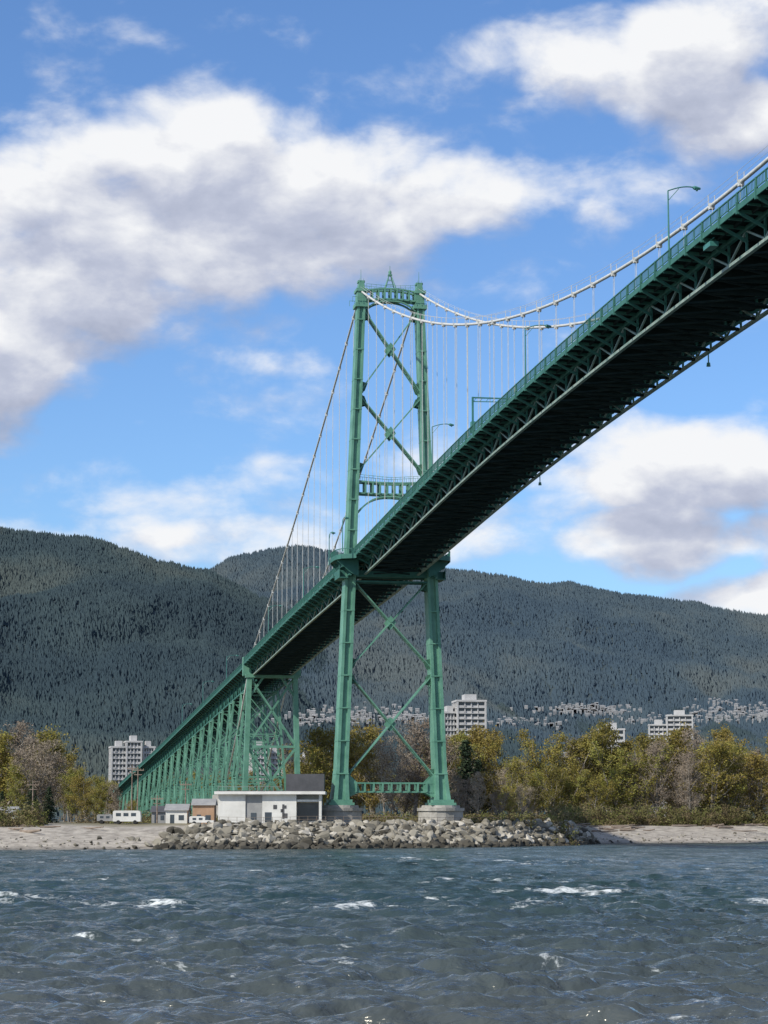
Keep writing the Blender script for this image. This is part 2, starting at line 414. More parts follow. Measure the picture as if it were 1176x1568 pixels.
while s>-830:
    gap=10.
    for q in (s,s-gap):
        zt=zr(q)-6.3; zb=4.4
        if zt-zb<2: continue
        bent(q,zt,zb,4.7,4.7+.09*(zt-zb),.6,max(1,int((zt-zb)/10)))
    zt=min(zr(s),zr(s-gap))-6.5
    np_=max(1,int((zt-4.4)/10)); zz=np.linspace(5.2,zt,np_+1)
    if zt>7:
        for sd in (-1,1):
            g=lambda z: sd*(4.7+.09*(zt-z))
            for i in range(np_):
                vb.beam(P(s,g(zz[i]),zz[i]),P(s-gap,g(zz[i+1]),zz[i+1]),.28,.28); vb.beam(P(s-gap,g(zz[i]),zz[i]),P(s,g(zz[i+1]),zz[i+1]),.28,.28)
                vb.beam(P(s,g(zz[i+1]),zz[i+1]),P(s-gap,g(zz[i+1]),zz[i+1]),.3,.3)
    s-=SP
add(vb,'viaduct_towers',M_green)
an=MB()
c=[(-248,-8),(-248,8),(-275,8),(-275,-8)]
L=[P(a,b,3.5) for a,b in c]+[P(a,b*.95,13.0) for a,b in c]; an.hexa(L)
s=-212.
while s>-830:
    for q in (s,s-10):
        for sd in (-1,1):
            o=sd*(4.7+.09*(zr(q)-10.7)); p=P(q,o,0); an.prism(p.x,p.y,4,[(3.4,1.8),(5.0,1.5)],.78+TH)
    s-=SP
for sd in (-1,1):
    p=P(-188.5,sd*7.6,0); an.prism(p.x,p.y,4,[(3.4,4.0),(6.0,3.6)],.78+TH)
add(an,'anchorage_and_footings',M_conc)

# ------------------------------------------------------------------ street lamps, sign gantry on the deck
def street_lamp(s,o,h=8.3,arm=2.9,name='street_lamp'):
    mb=MB(); z=zr(s)-1.3; b=P(s,o,z)
    mb.tube([b,b+Vector((0,0,1.2)),b+Vector((0,0,h))],[.17,.11,.075],8)
    sg=1 if o<0 else -1; n=NR*sg
    pts=[b+Vector((0,0,h))+n*(arm*t)+Vector((0,0,.55*math.sin(t*math.pi*.62)-.0)) for t in np.linspace(0,1,8)]
    mb.tube(pts,[.07]*8,6)
    mb.tube([b+Vector((0,0,h-1.1)),b+Vector((0,0,h+.3))+n*(arm*.42)],.04,5)
    e=pts[-1]; mb.tube([e-n*.1,e+n*.1+Vector((0,0,-.05)),e+n*.75+Vector((0,0,-.12))],[.12,.24,.12],8)
    mb.tube([e+n*.35+Vector((0,0,-.1)),e+n*.35+Vector((0,0,-.4))],[.22,.1],8)
    return mb.obj(name,M_lamp)
M_lamp=noisy('lamp_green_paint',(.04,.16,.14),(.06,.20,.17),1,.4)
for s in (213.5,147.5,82.,280,346,-70,-135,-245,-320,-400): street_lamp(s,-7.6 if s>-190 else -6.7)
for s in (8.5,-9): street_lamp(s,-10.9,6.2,.5)
for s in (-100,): street_lamp(s,7.6)
mb=MB(); b=P(114,-7.7,zr(114)-1.3)
mb.beam(b,b+Vector((0,0,6.0)),.28,.28); mb.beam(b+Vector((0,0,5.9)),b+Vector((0,0,5.9))+NR*6.4,.2,.2); mb.beam(b+Vector((0,0,5.3)),b+Vector((0,0,5.4))+NR*6.2,.12,.12)
for k in range(7):
    mb.beam(b+Vector((0,0,5.3))+NR*(k*.95+.1),b+Vector((0,0,5.9))+NR*(k*.95+.6),.06,.06)
mb.beam(b+Vector((0,0,1.4))-AX*.5,b+Vector((0,0,1.4))+AX*.5,.6,1.6); mb.beam(b+NR*5.4+Vector((0,0,4.6)),b+NR*5.4+Vector((0,0,5.5)),.7,.25)
mb.obj('sign_gantry',M_lamp)
mb=MB()
for s,o in ((187,5.3),(103,5.3)):
    p=P(s,o,zr(s)-4.7); mb.beam(p,p-Vector((0,0,1.2)),.12,.12); mb.tube([p-Vector((0,0,1.2)),p-Vector((0,0,1.65))],[.2,.26],8)
p=P(226,-7.4,zr(226)-2.6); mb.beam(p,p+AX*2.2,.9,.5); mb.beam(p+Vector((0,0,.6)),p+AX*2.2+Vector((0,0,.6)),.08,.08)
add(mb,'navigation_lights',M_lamp)

# ------------------------------------------------------------------ ground
sx=[-2500,-300,-60,-40,-20,0,20,36,50,100,300,2500]
sy=[380,385,400,405,411,420,438,466,512,532,545,560]
def shoreY(X): return np.interp(X,sx,sy)
def rip(X): return np.clip((X+41)/10,0,1)*np.clip((47-X)/8,0,1)
def gz(X,Y):
    d=Y-shoreY(X)
    beach=np.interp(d,[-60,-5,0,8,28,45],[-5,-.5,0,1.3,3.7,4.4])
    r=np.interp(d,[-60,-3,0,13,16,45],[-6,-1.2,-.3,3.9,4.3,4.4])
    k=rip(X); return beach*(1-k)+r*k+ (fbm(X*.15,Y*.15,3,5)-.45)*.5*np.clip(d/5,0,1)*(d<400)
xs=np.concatenate([np.array([-9000,-6000,-3500,-2500,-1800,-1200,-800,-500,-350,-250]),np.arange(-200,261,2.),np.array([300,350,500,800,1200,1800,2500,3500,6000,9000])])
ys=np.concatenate([np.array([330,345,360,370]),np.arange(378,640,2.),np.array([660,700,760,850,1000,1300,1700,2200,3000,4500,7000,10000,14000])])
X,Y=np.meshgrid(xs,ys); Z=gz(X,Y); nx=len(xs);ny=len(ys)
idx=np.arange(nx*ny).reshape(ny,nx)
Fq=np.stack([idx[:-1,:-1],idx[:-1,1:],idx[1:,1:],idx[1:,:-1]],-1).reshape(-1,4)
m,nt,b=newmat('ground')
tc=N(nt,'ShaderNodeTexCoord'); sep=N(nt,'ShaderNodeSeparateXYZ'); nt.links.new(tc.outputs['Object'],sep.inputs[0])
n1=N(nt,'ShaderNodeTexNoise'); n1.inputs['Scale'].default_value=.5; n1.inputs['Detail'].default_value=10; n1.inputs['Roughness'].default_value=.7; nt.links.new(tc.outputs['Object'],n1.inputs[0])
n2=N(nt,'ShaderNodeTexNoise'); n2.inputs['Scale'].default_value=.09; n2.inputs['Detail'].default_value=4; nt.links.new(tc.outputs['Object'],n2.inputs[0])
r1=N(nt,'ShaderNodeValToRGB'); r1.color_ramp.elements[0].position=.36; r1.color_ramp.elements[1].position=.62
r1.color_ramp.elements[0].color=(.19,.165,.135,1); r1.color_ramp.elements[1].color=(.42,.38,.315,1); nt.links.new(n1.outputs[0],r1.inputs[0])
r2=N(nt,'ShaderNodeValToRGB'); r2.color_ramp.elements[0].color=(.10,.095,.04,1); r2.color_ramp.elements[1].color=(.18,.15,.09,1); nt.links.new(n2.outputs[0],r2.inputs[0])
mm=N(nt,'ShaderNodeMath',operation='MULTIPLY_ADD'); mm.inputs[1].default_value=1.6; nt.links.new(n2.outputs[0],mm.inputs[0]); nt.links.new(sep.outputs[2],mm.inputs[2])
mr=N(nt,'ShaderNodeMapRange'); mr.inputs[1].default_value=4.7; mr.inputs[2].default_value=5.2; nt.links.new(mm.outputs[0],mr.inputs[0])
wet=N(nt,'ShaderNodeMapRange'); wet.inputs[1].default_value=.05; wet.inputs[2].default_value=.6; wet.inputs[3].default_value=.5; wet.inputs[4].default_value=1; nt.links.new(sep.outputs[2],wet.inputs[0])
mx=N(nt,'ShaderNodeMix',data_type='RGBA'); nt.links.new(mr.outputs[0],mx.inputs[0]); nt.links.new(r1.outputs[0],mx.inputs[6]); nt.links.new(r2.outputs[0],mx.inputs[7])
mx2=N(nt,'ShaderNodeVectorMath',operation='SCALE'); nt.links.new(mx.outputs[2],mx2.inputs[0]); nt.links.new(wet.outputs[0],mx2.inputs['Scale'])
nt.links.new(mx2.outputs[0],b.inputs['Base Color']); b.inputs['Roughness'].default_value=.95
np_mesh('ground',np.stack([X,Y,Z],-1).reshape(-1,3),Fq,m,smooth=True)

# ------------------------------------------------------------------ riprap
import bmesh
def ico(sub):
    bm=bmesh.new(); bmesh.ops.create_icosphere(bm,subdivisions=sub,radius=1); V=np.array([v.co[:] for v in bm.verts]); F=np.array([[v.index for v in f.verts] for f in bm.faces]); bm.free(); return V,F
IV,IF=ico(2)
def rocks(name,n,xr,dr,size,mat,prob=None):
    Vs=[];Fs=[];C=[]
    k=0;tries=0
    while k<n and tries<n*6:
        tries+=1
        x=rng.uniform(*xr); d=rng.uniform(*dr)
        if prob is not None and rng.random()>prob(x): continue
        y=float(shoreY(x))+d; z=float(gz(np.array([x]),np.array([y]))[0])
        r=size[0]+(size[1]-size[0])*rng.random()**2.6
        J=IV.copy()
        for _ in range(11):
            nrm=rng.normal(size=3); nrm/=np.linalg.norm(nrm); h=rng.uniform(.38,.75)
            dd=J@nrm; J=J-np.outer(np.clip(dd-h,0,None),nrm)
        J=J*np.array([rng.uniform(.8,1.5),rng.uniform(.8,1.2),rng.uniform(.55,1.0)])*r
        a=rng.uniform(0,6.28);ca,sa=math.cos(a),math.sin(a)
        J=J@np.array([[ca,sa,0],[-sa,ca,0],[0,0,1]])
        t=rng.normal(0,.35); ct,st=math.cos(t),math.sin(t)
        J=J@np.array([[ct,0,st],[0,1,0],[-st,0,ct]])
        Vs.append(J+[x,y,z+r*rng.uniform(0,.45)]); Fs.append(IF+k*len(IV))
        c=np.clip(rng.normal(.60,.24),0,1)
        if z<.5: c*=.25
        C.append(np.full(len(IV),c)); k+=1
    return np_mesh(name,np.concatenate(Vs),np.concatenate(Fs),mat,np.concatenate(C))
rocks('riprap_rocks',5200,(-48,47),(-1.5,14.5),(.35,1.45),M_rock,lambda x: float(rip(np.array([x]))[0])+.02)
rocks('beach_boulders',1100,(-150,140),(-1,14),(.12,.5),M_rock)
mb=MB()
for i in range(95):
    x=rng.uniform(38,150) if i%4 else rng.uniform(-130,-50)
    d=rng.uniform(16,34); y=float(shoreY(x))+d; z=float(gz(np.array([x]),np.array([y]))[0])
    L=rng.uniform(2,8); a=rng.normal(0,.5); r=rng.uniform(.12,.34)
    dx,dy=math.cos(a)*L/2,math.sin(a)*L/2
    mb.tube([(x-dx,y-dy,z+r*.8),(x,y,z+r*.9),(x+dx,y+dy,z+r*.8+rng.uniform(0,.4))],[r,r*.9,r*.6],7)
mb.obj('driftwood_logs',M_wood)

# ------------------------------------------------------------------ water
rowsY=np.concatenate([np.array([-60,-30,-10,5,15,25,34]),1/np.linspace(1/42.,1/640.,800)])
tt=np.concatenate([-np.geomspace(2.5,.225,40),np.linspace(-.22,.22,950),np.geomspace(.225,2.5,40)])
T,Yw=np.meshgrid(tt,rowsY); Xw=T*(np.abs(Yw)+12)
dY=np.abs(np.gradient(rowsY))[:,None]*np.ones_like(T); dX=np.abs(np.gradient(Xw,axis=1))
H=np.zeros_like(Xw); wr=np.random.default_rng(3)
wx=Xw+4*fbm(Xw*.12,Yw*.12,4,1); wy=Yw+4*fbm(Xw*.11+9,Yw*.11,4,2)
for i in range(68):
    lam=.42*(7./.42)**(i/67.); a=wr.normal(math.radians(78),.5); ph=wr.uniform(0,6.28)
    kx,ky=math.cos(a)*6.283/lam,math.sin(a)*6.283/lam
    att=np.clip(1.6-np.maximum(dY*.7,dX)*2.4/lam,0,1)
    w=np.sin(wx*kx+wy*ky+ph)
    H+=att*lam*.0082*(w+.4*np.cos(2*(wx*kx+wy*ky+ph)))
H*=(.45+1.1*fbm(Xw*.06,Yw*.035,4,8))
V=np.stack([Xw,Yw,H],-1).reshape(-1,3); nx=len(tt); ny=len(rowsY); idx=np.arange(nx*ny).reshape(ny,nx)
Fq=np.stack([idx[:-1,:-1],idx[:-1,1:],idx[1:,1:],idx[1:,:-1]],-1).reshape(-1,4)
m,nt,b=newmat('sea_water')
nt.nodes.remove(b); out=[n for n in nt.nodes if n.type=='OUTPUT_MATERIAL'][0]
tc=N(nt,'ShaderNodeTexCoord')
def nz(scale,st,detail,rough=.6,dist=0):
    mp=N(nt,'ShaderNodeMapping'); mp.inputs['Scale'].default_value=st; nt.links.new(tc.outputs['Object'],mp.inputs[0])
    n=N(nt,'ShaderNodeTexNoise'); n.inputs['Scale'].default_value=scale; n.inputs['Detail'].default_value=detail; n.inputs['Roughness'].default_value=rough; n.inputs['Distortion'].default_value=dist
    nt.links.new(mp.outputs[0],n.inputs['Vector']); return n.outputs[0]
h1=nz(1.3,(.6,1.,1),4,.55,.4)
bp=N(nt,'ShaderNodeBump'); bp.inputs['Strength'].default_value=1; bp.inputs['Distance'].default_value=.28; nt.links.new(h1,bp.inputs['Height'])
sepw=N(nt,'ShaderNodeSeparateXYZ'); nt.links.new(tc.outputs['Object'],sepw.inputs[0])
near_ramp=N(nt,'ShaderNodeMapRange'); near_ramp.inputs[1].default_value=150; near_ramp.inputs[2].default_value=55; nt.links.new(sepw.outputs[1],near_ramp.inputs[0])  # greys nearer water: cloud reflection and shallows painted into the colour
# glitter patches: noise in reflection strength imitates wave shadowing and sky glints
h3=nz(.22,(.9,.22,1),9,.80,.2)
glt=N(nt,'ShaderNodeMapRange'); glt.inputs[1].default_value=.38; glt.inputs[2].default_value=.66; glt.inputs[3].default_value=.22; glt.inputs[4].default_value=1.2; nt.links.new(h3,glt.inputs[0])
glm=N(nt,'ShaderNodeMath',operation='MULTIPLY_ADD'); glm.inputs[1].default_value=.34; nt.links.new(near_ramp.outputs[0],glm.inputs[0]); nt.links.new(glt.outputs[0],glm.inputs[2])  # same distance ramp adds extra sky reflection to the nearer water
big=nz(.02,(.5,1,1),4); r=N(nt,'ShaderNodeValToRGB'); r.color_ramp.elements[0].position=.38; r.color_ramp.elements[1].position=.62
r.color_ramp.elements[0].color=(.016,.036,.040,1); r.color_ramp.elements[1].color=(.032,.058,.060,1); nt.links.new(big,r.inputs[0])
sc=N(nt,'ShaderNodeMix',data_type='RGBA'); nt.links.new(near_ramp.outputs[0],sc.inputs[0]); nt.links.new(r.outputs[0],sc.inputs[6]); sc.inputs[7].default_value=(.058,.068,.068,1)
fa=nz(.06,(.4,.8,1),3,.5); fb=nz(1.0,(.45,.35,1),6,.80,.4)
mA=N(nt,'ShaderNodeMapRange'); mA.inputs[1].default_value=.44; mA.inputs[2].default_value=.66; nt.links.new(fa,mA.inputs[0])
sm=N(nt,'ShaderNodeMath',operation='MULTIPLY_ADD'); sm.inputs[1].default_value=.125; nt.links.new(mA.outputs[0],sm.inputs[0]); nt.links.new(fb,sm.inputs[2])
src=sm.outputs[0]
for (cx,cy,rx,ry,wg) in ((-1.6,133,2.2,7,.21),(3.0,147,1.9,6,.21),(14.0,160,3.2,9,.18),(-15,134,4,10,.14),(-13,235,5,14,.14),(9.5,138,3,7,.14),(4,300,7,20,.16),(-26,150,5,10,.14),(25,140,5,10,.14)):
    d=N(nt,'ShaderNodeVectorMath',operation='SUBTRACT'); d.inputs[1].default_value=(cx,cy,0); nt.links.new(tc.outputs['Object'],d.inputs[0])
    e=N(nt,'ShaderNodeVectorMath',operation='MULTIPLY'); e.inputs[1].default_value=(1/rx,1/ry,0); nt.links.new(d.outputs[0],e.inputs[0])
    f=N(nt,'ShaderNodeVectorMath',operation='DOT_PRODUCT'); nt.links.new(e.outputs[0],f.inputs[0]); nt.links.new(e.outputs[0],f.inputs[1])
    g=N(nt,'ShaderNodeMath',operation='SUBTRACT',use_clamp=True); g.inputs[0].default_value=1; nt.links.new(f.outputs['Value'],g.inputs[1])
    h=N(nt,'ShaderNodeMath',operation='MULTIPLY_ADD'); h.inputs[1].default_value=wg; nt.links.new(g.outputs[0],h.inputs[0]); nt.links.new(src,h.inputs[2]); src=h.outputs[0]
mB=N(nt,'ShaderNodeMapRange'); mB.inputs[1].default_value=.67; mB.inputs[2].default_value=.80; nt.links.new(src,mB.inputs[0])
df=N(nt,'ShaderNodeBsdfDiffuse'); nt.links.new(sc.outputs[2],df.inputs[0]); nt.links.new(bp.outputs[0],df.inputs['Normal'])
gl=N(nt,'ShaderNodeBsdfGlossy'); gl.inputs['Roughness'].default_value=.2; gl.inputs[0].default_value=(.92,.89,.80,1); nt.links.new(bp.outputs[0],gl.inputs['Normal'])
fr=N(nt,'ShaderNodeFresnel'); fr.inputs['IOR'].default_value=1.33; nt.links.new(bp.outputs[0],fr.inputs['Normal'])
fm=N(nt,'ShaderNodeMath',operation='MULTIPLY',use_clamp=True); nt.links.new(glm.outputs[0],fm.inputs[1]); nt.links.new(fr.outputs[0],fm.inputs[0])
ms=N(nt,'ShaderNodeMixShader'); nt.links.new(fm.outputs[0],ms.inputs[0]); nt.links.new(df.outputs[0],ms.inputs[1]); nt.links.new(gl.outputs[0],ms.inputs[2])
fo=N(nt,'ShaderNodeBsdfDiffuse'); fo.inputs[0].default_value=(.58,.61,.60,1)
ms2=N(nt,'ShaderNodeMixShader'); nt.links.new(mB.outputs[0],ms2.inputs[0]); nt.links.new(ms.outputs[0],ms2.inputs[1]); nt.links.new(fo.outputs[0],ms2.inputs[2]); nt.links.new(ms2.outputs[0],out.inputs[0])
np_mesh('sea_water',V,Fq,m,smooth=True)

# ------------------------------------------------------------------ mountains
def E(py):
    bb=(784-py)/3483.; return (.1345+.9909*bb)/(.9909-.1345*bb)
def mountain(name,prof,Y0,Y1,seed,mat,trees,tmat,amp,tz,power=1.25):
    pt=np.array([p[0] for p in prof]); pe=np.array([p[1] for p in prof])
    def hf(t,Y):
        e=np.interp(t,pt,pe)+(fbm(t*60,t*0+seed,4,seed)-.47)*.004
        u=np.clip((Y-Y0)/(Y1-Y0),0,1.6)
        top=5+e*Y1
        h=np.where(u<=1,4+(top-4)*u**power,top-(u-1)*top*.8)
        X=t*Y
        g=(np.abs(fbm(X*.0024+3,Y*.0007,5,seed+3)-.48)*2)
        return h-g*amp*np.clip(u*3,0,1)*np.clip((1.02-u)*3,0,1)*2+ (fbm(X*.008,Y*.005,4,seed+9)-.45)*26*np.clip(u*3,0,1)*np.clip((1.1-u)*4,.3,1)
    tl=np.linspace(-.42,.42,420); yl=np.linspace(Y0,Y1+(Y1-Y0)*.35,110)
    T,YY=np.meshgrid(tl,yl); Z=hf(T,YY)
    idx=np.arange(T.size).reshape(T.shape)
    Fq=np.stack([idx[:-1,:-1],idx[:-1,1:],idx[1:,1:],idx[1:,:-1]],-1).reshape(-1,4)
    np_mesh(name,np.stack([T*YY,YY,Z],-1).reshape(-1,3),Fq,mat,smooth=True)
    n=trees; r=np.random.default_rng(seed)
    t=r.uniform(-.23,.23,n); yy=Y0+(Y1-Y0)*(.02+1.0*r.random(n)**.85)
    z=hf(t,yy); x=t*yy
    clear=fbm(x*.004,yy*.002,4,seed+20)
    hh=r.uniform(.6,1.15,n)*tz; rr=hh*r.uniform(.27,.42,n)
    k=4; ang=np.arange(k)*2*np.pi/k
    V=np.zeros((n,k+1,3)); V[:,k]=np.stack([x,yy,z+hh],-1)
    a0=r.uniform(0,6.28,n)[:,None]+ang[None]
    V[:,:k,0]=x[:,None]+np.cos(a0)*rr[:,None]; V[:,:k,1]=yy[:,None]+np.sin(a0)*rr[:,None]; V[:,:k,2]=(z-hh*.1)[:,None]
    F=np.zeros((n,k,3),dtype=np.int64); base=np.arange(n)*(k+1)
    for j in range(k): F[:,j,0]=base+j; F[:,j,1]=base+(j+1)%k; F[:,j,2]=base+k
    c=np.clip(.40+r.normal(0,.06,n)+(clear-.47)*2.4,0,1)
    np_mesh(name+'_forest',V.reshape(-1,3),F.reshape(-1,3),tmat,np.repeat(c,k+1))
    return hf
def prof(l): return [((px-588)/3483./(.9909-.1345*(784-py)/3483.),E(py)) for px,py in l]
M_mt=noisy('hazy_mountain_soil',(.034,.052,.058),(.046,.064,.068),.004,.95)  # bluish air haze is mixed into the mountain ground and tree colours
M_tr1=shade_mat('hazy_near_forest',[(.031,.049,.059),(.042,.063,.069),(.064,.080,.076)],.95,soft=(-.1,-.3,.45))
M_tr2=shade_mat('far_forest',[(.042,.065,.086),(.054,.078,.094),(.078,.096,.100)],.95,soft=(-.1,-.3,.45))  # farther trees get a paler, bluer tint for deeper haze
farp=prof([(-900,860),(-300,850),(100,880),(320,874),(350,858),(400,843),(440,837),(480,841),(540,856),(620,868),(690,874),(770,884),(870,896),(960,908),(1080,926),(1176,944),(1500,985),(2100,1010)])
nearp=prof([(-900,830),(-300,795),(-100,800),(0,810),(60,818),(130,826),(200,846),(260,862),(320,876),(400,915),(500,965),(620,1020),(760,1055),(1000,1070),(1300,1070),(2100,1060)])
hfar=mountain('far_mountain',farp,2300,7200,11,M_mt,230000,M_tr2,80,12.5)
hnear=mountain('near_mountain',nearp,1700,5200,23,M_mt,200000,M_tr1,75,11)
mb=MB(); mr_=MB(); r=np.random.default_rng(5)
cl=[(545,1103,100,14,120),(480,1112,60,8,40),(895,1093,80,7,150),(1130,1100,80,12,190),(1110,1080,40,4,20),(630,1106,40,12,50),(1000,1108,90,8,60),(800,1113,80,7,50)]
for (cx,cy,wx_,wy_,n) in cl:
    for _ in range(n):
        px=r.normal(cx,wx_*.5); py=r.normal(cy,wy_*.5); t=(px-588)/3483.; e=E(py)
        Yc=np.linspace(1750,5000,300); hz=np.maximum(hnear(np.full(300,t),Yc),hfar(np.full(300,t),Yc))
        w=np.where((hz-5)/Yc>=e)[0]
        if len(w)==0: continue
        y=Yc[w[0]]; z=hz[w[0]]; x=t*y; a=r.uniform(3,8); hgt=r.uniform(1.5,4)+4; z+=r.uniform(0,3)
        mb.box(x-a/2,x+a/2,y-13,y-8,z,z+hgt)
        n0=len(mr_.v); mr_.v+=[(x-a/2-.3,y-13.3,z+hgt),(x+a/2+.3,y-13.3,z+hgt),(x+a/2+.3,y-7.7,z+hgt),(x-a/2-.3,y-7.7,z+hgt),(x-a/2,y-10.5,z+hgt+1.5),(x+a/2,y-10.5,z+hgt+1.5)]
        mr_.f+=[(n0,n0+1,n0+5,n0+4),(n0+3,n0+4,n0+5,n0+2),(n0,n0+4,n0+3),(n0+1,n0+2,n0+5)]
town=empty('hillside_houses'); mb.obj('walls',M_house,town); mr_.obj('roofs',M_grey,town)

# ------------------------------------------------------------------ apartment towers
def apartment(name,x0,x1,y,ztop,depth,blocks,rot=0):
    e=empty(name,((x0+x1)/2,y,4)); w=MB();g=MB()
    for (a,b,h,dy) in blocks:
        xa=(x0+(x1-x0)*a)-(x0+x1)/2; xb=(x0+(x1-x0)*b)-(x0+x1)/2; H_=(ztop-4)*h; fl=3.0; n=int(H_/fl)
        g.box(xa+.8,xb-.8,dy+1.2,dy+depth,0,n*fl)
        for k in range(n+1):
            w.box(xa,xb,dy,dy+depth+.3,k*fl-.14,k*fl+.16)
            if k<n:
                seg=4; L=(xb-xa)/seg
                for j in range(seg):
                    if j in (0,3): w.box(xa+j*L+.02,xa+(j+1)*L-.1,dy+.02,dy+.14,k*fl+.17,k*fl+1.2)
                    else: w.box(xa+j*L+.15,xa+(j+1)*L-.15,dy+1.05,dy+1.18,k*fl+.17,k*fl+1.35)
        for t in (.0,.27,.5,.73,1.0):
            xx=xa+.4+(xb-xa-.8)*t; w.box(xx-.3,xx+.3,dy+.5,dy+1.15,0,n*fl)
        for j in range(4):
            yy=dy+depth*j/3.
            w.box(xa-.02,xa+.9,yy-.3,yy+1.1,0,n*fl); w.box(xb-.9,xb+.02,yy-.3,yy+1.1,0,n*fl)
        w.box(xa-.3,xb+.3,dy-.3,dy+depth+.6,n*fl+.17,n*fl+1.1)
        w.box(xa+(xb-xa)*.3,xa+(xb-xa)*.7,dy+3,dy+depth-3,n*fl+1.1,n*fl+4.2)
    w.obj('slabs_and_walls',M_hwhite,e); g.obj('windows',M_glass,e); e.rotation_euler=(0,0,rot); return e
apartment('apartment_tower',31.5,54,1200,69,16,[(0,.36,.88,3),(.3,1,1,0)],.12)
apartment('apartment_building',174,203,1500,75,16,[(0,.45,.92,3),(.4,1,1,0)],-.1)
apartment('apartment_building',112.5,126.5,1200,52,14,[(0,1,1,0)],-.1)
apartment('apartment_building',95.5,104,1200,40,12,[(0,1,1,0)],0)
apartment('apartment_building',-155,-130,1300,49.5,14,[(0,.38,.93,2),(.33,.7,1,0),(.72,1,.95,2)],.2)
apartment('apartment_building',-75,-57,1300,48,14,[(0,.55,1,0),(.5,1,.94,2)],.2)
apartment('apartment_building',-48,-29,1300,45,14,[(0,.6,.93,0),(.5,1,1,2)],.2)

# ------------------------------------------------------------------ trees
def leaves(C,n_per,sig,size,r,asp=1.4):
    C=np.asarray(C); n=len(C)*n_per
    pos=np.repeat(C,n_per,0)+r.normal(0,1,(n,3))*np.array([sig,sig,sig*.8])
    u=r.normal(size=(n,3)); u/=np.linalg.norm(u,axis=1)[:,None]
    w=r.normal(size=(n,3)); v=np.cross(u,w); v/=np.linalg.norm(v,axis=1)[:,None]
    s=(size*r.uniform(.6,1.3,n))[:,None]
    V=np.stack([pos-u*s*asp,pos-v*s,pos+u*s*asp,pos+v*s],1).reshape(-1,3)
    F=np.arange(n*4).reshape(n,4); return V,F
def deciduous(name,seed,H_,R_,n_limb,n_per,size,leafmat,sparse=1.,asp=1.4):
    r=np.random.default_rng(seed); mb=MB(); cl=[]
    stems=r.integers(1,4)
    for st in range(stems):
        lean=r.normal(0,.10,2)*(1 if stems==1 else 1.8); hh=H_*r.uniform(.82,1.)
        base=np.array([r.normal(0,.4)*(stems>1),r.normal(0,.4)*(stems>1),0])
        pts=[base+np.array([lean[0]*hh*t+r.normal(0,.15)*t,lean[1]*hh*t+r.normal(0,.15)*t,hh*.9*t]) for t in np.linspace(0,1,7)]
        r0=.02*H_/stems**.4; rad=[r0*(1-t*.88) for t in np.linspace(0,1,7)]
        mb.tube(pts,rad,6)
        nl=int(n_limb/stems)+2
        for i in range(nl):
            t=.16+.84*(i+r.random())/nl; t=min(t,.99); k=t*6; a=int(k); p=pts[a]*(1-(k-a))+pts[min(a+1,6)]*(k-a)
            az=r.uniform(0,6.28)
            L=R_*(.35+.75*math.sin(math.pi*min(1,max(.12,(t*.86+.10)))))*r.uniform(.65,1.15)
            up=r.uniform(.45,1.1)+.6*t
            d=np.array([math.cos(az),math.sin(az),up]); d/=np.linalg.norm(d)
            q1=p+d*L*.5+r.normal(0,.15,3); q2=p+d*L+np.array([0,0,L*.15])+r.normal(0,.25,3)
            rr=r0*(1-t*.85)*.5; mb.tube([p,q1,q2],[rr,rr*.6,rr*.25],5)
            for j in range(8):
                u=r.uniform(.3,1.0); o=p*(1-u)+q2*u if u>.5 else p*(1-u)+q1*u
                dd=d*.6+r.normal(0,.65,3); dd[2]=abs(dd[2])*.8+.25; dd/=np.linalg.norm(dd); l2=L*r.uniform(.25,.5)
                e=o+dd*l2; mb.tube([o,e],[max(.05,rr*.35),.025],4,cap=False)
                if r.random()<sparse: cl.append(e)
                if r.random()<sparse: cl.append(o*.45+e*.55)
    V,F=leaves(cl,n_per,.5*H_/20,size,r,asp)
    c=np.repeat(np.clip(r.normal(.5,.24,len(cl)),0,1),n_per*4)+np.repeat(r.normal(0,.08,len(cl)*n_per),4)
    tv=np.array(mb.v); me=bpy.data.meshes.new(name)
    nv=len(tv); V=np.concatenate([tv,V]); faces=mb.f+[tuple(f) for f in (F+nv).tolist()]
    me.from_pydata(V.tolist(),[],faces); me.materials.append(M_bark); me.materials.append(leafmat)
    mi=np.ones(len(faces),dtype=np.int32); mi[:len(mb.f)]=0; me.polygons.foreach_set('material_index',mi)
    at=me.attributes.new('shade','FLOAT','POINT'); at.data.foreach_set('value',np.concatenate([np.zeros(nv),np.clip(c,0,1)]).astype(np.float32))
    me.update(); return me
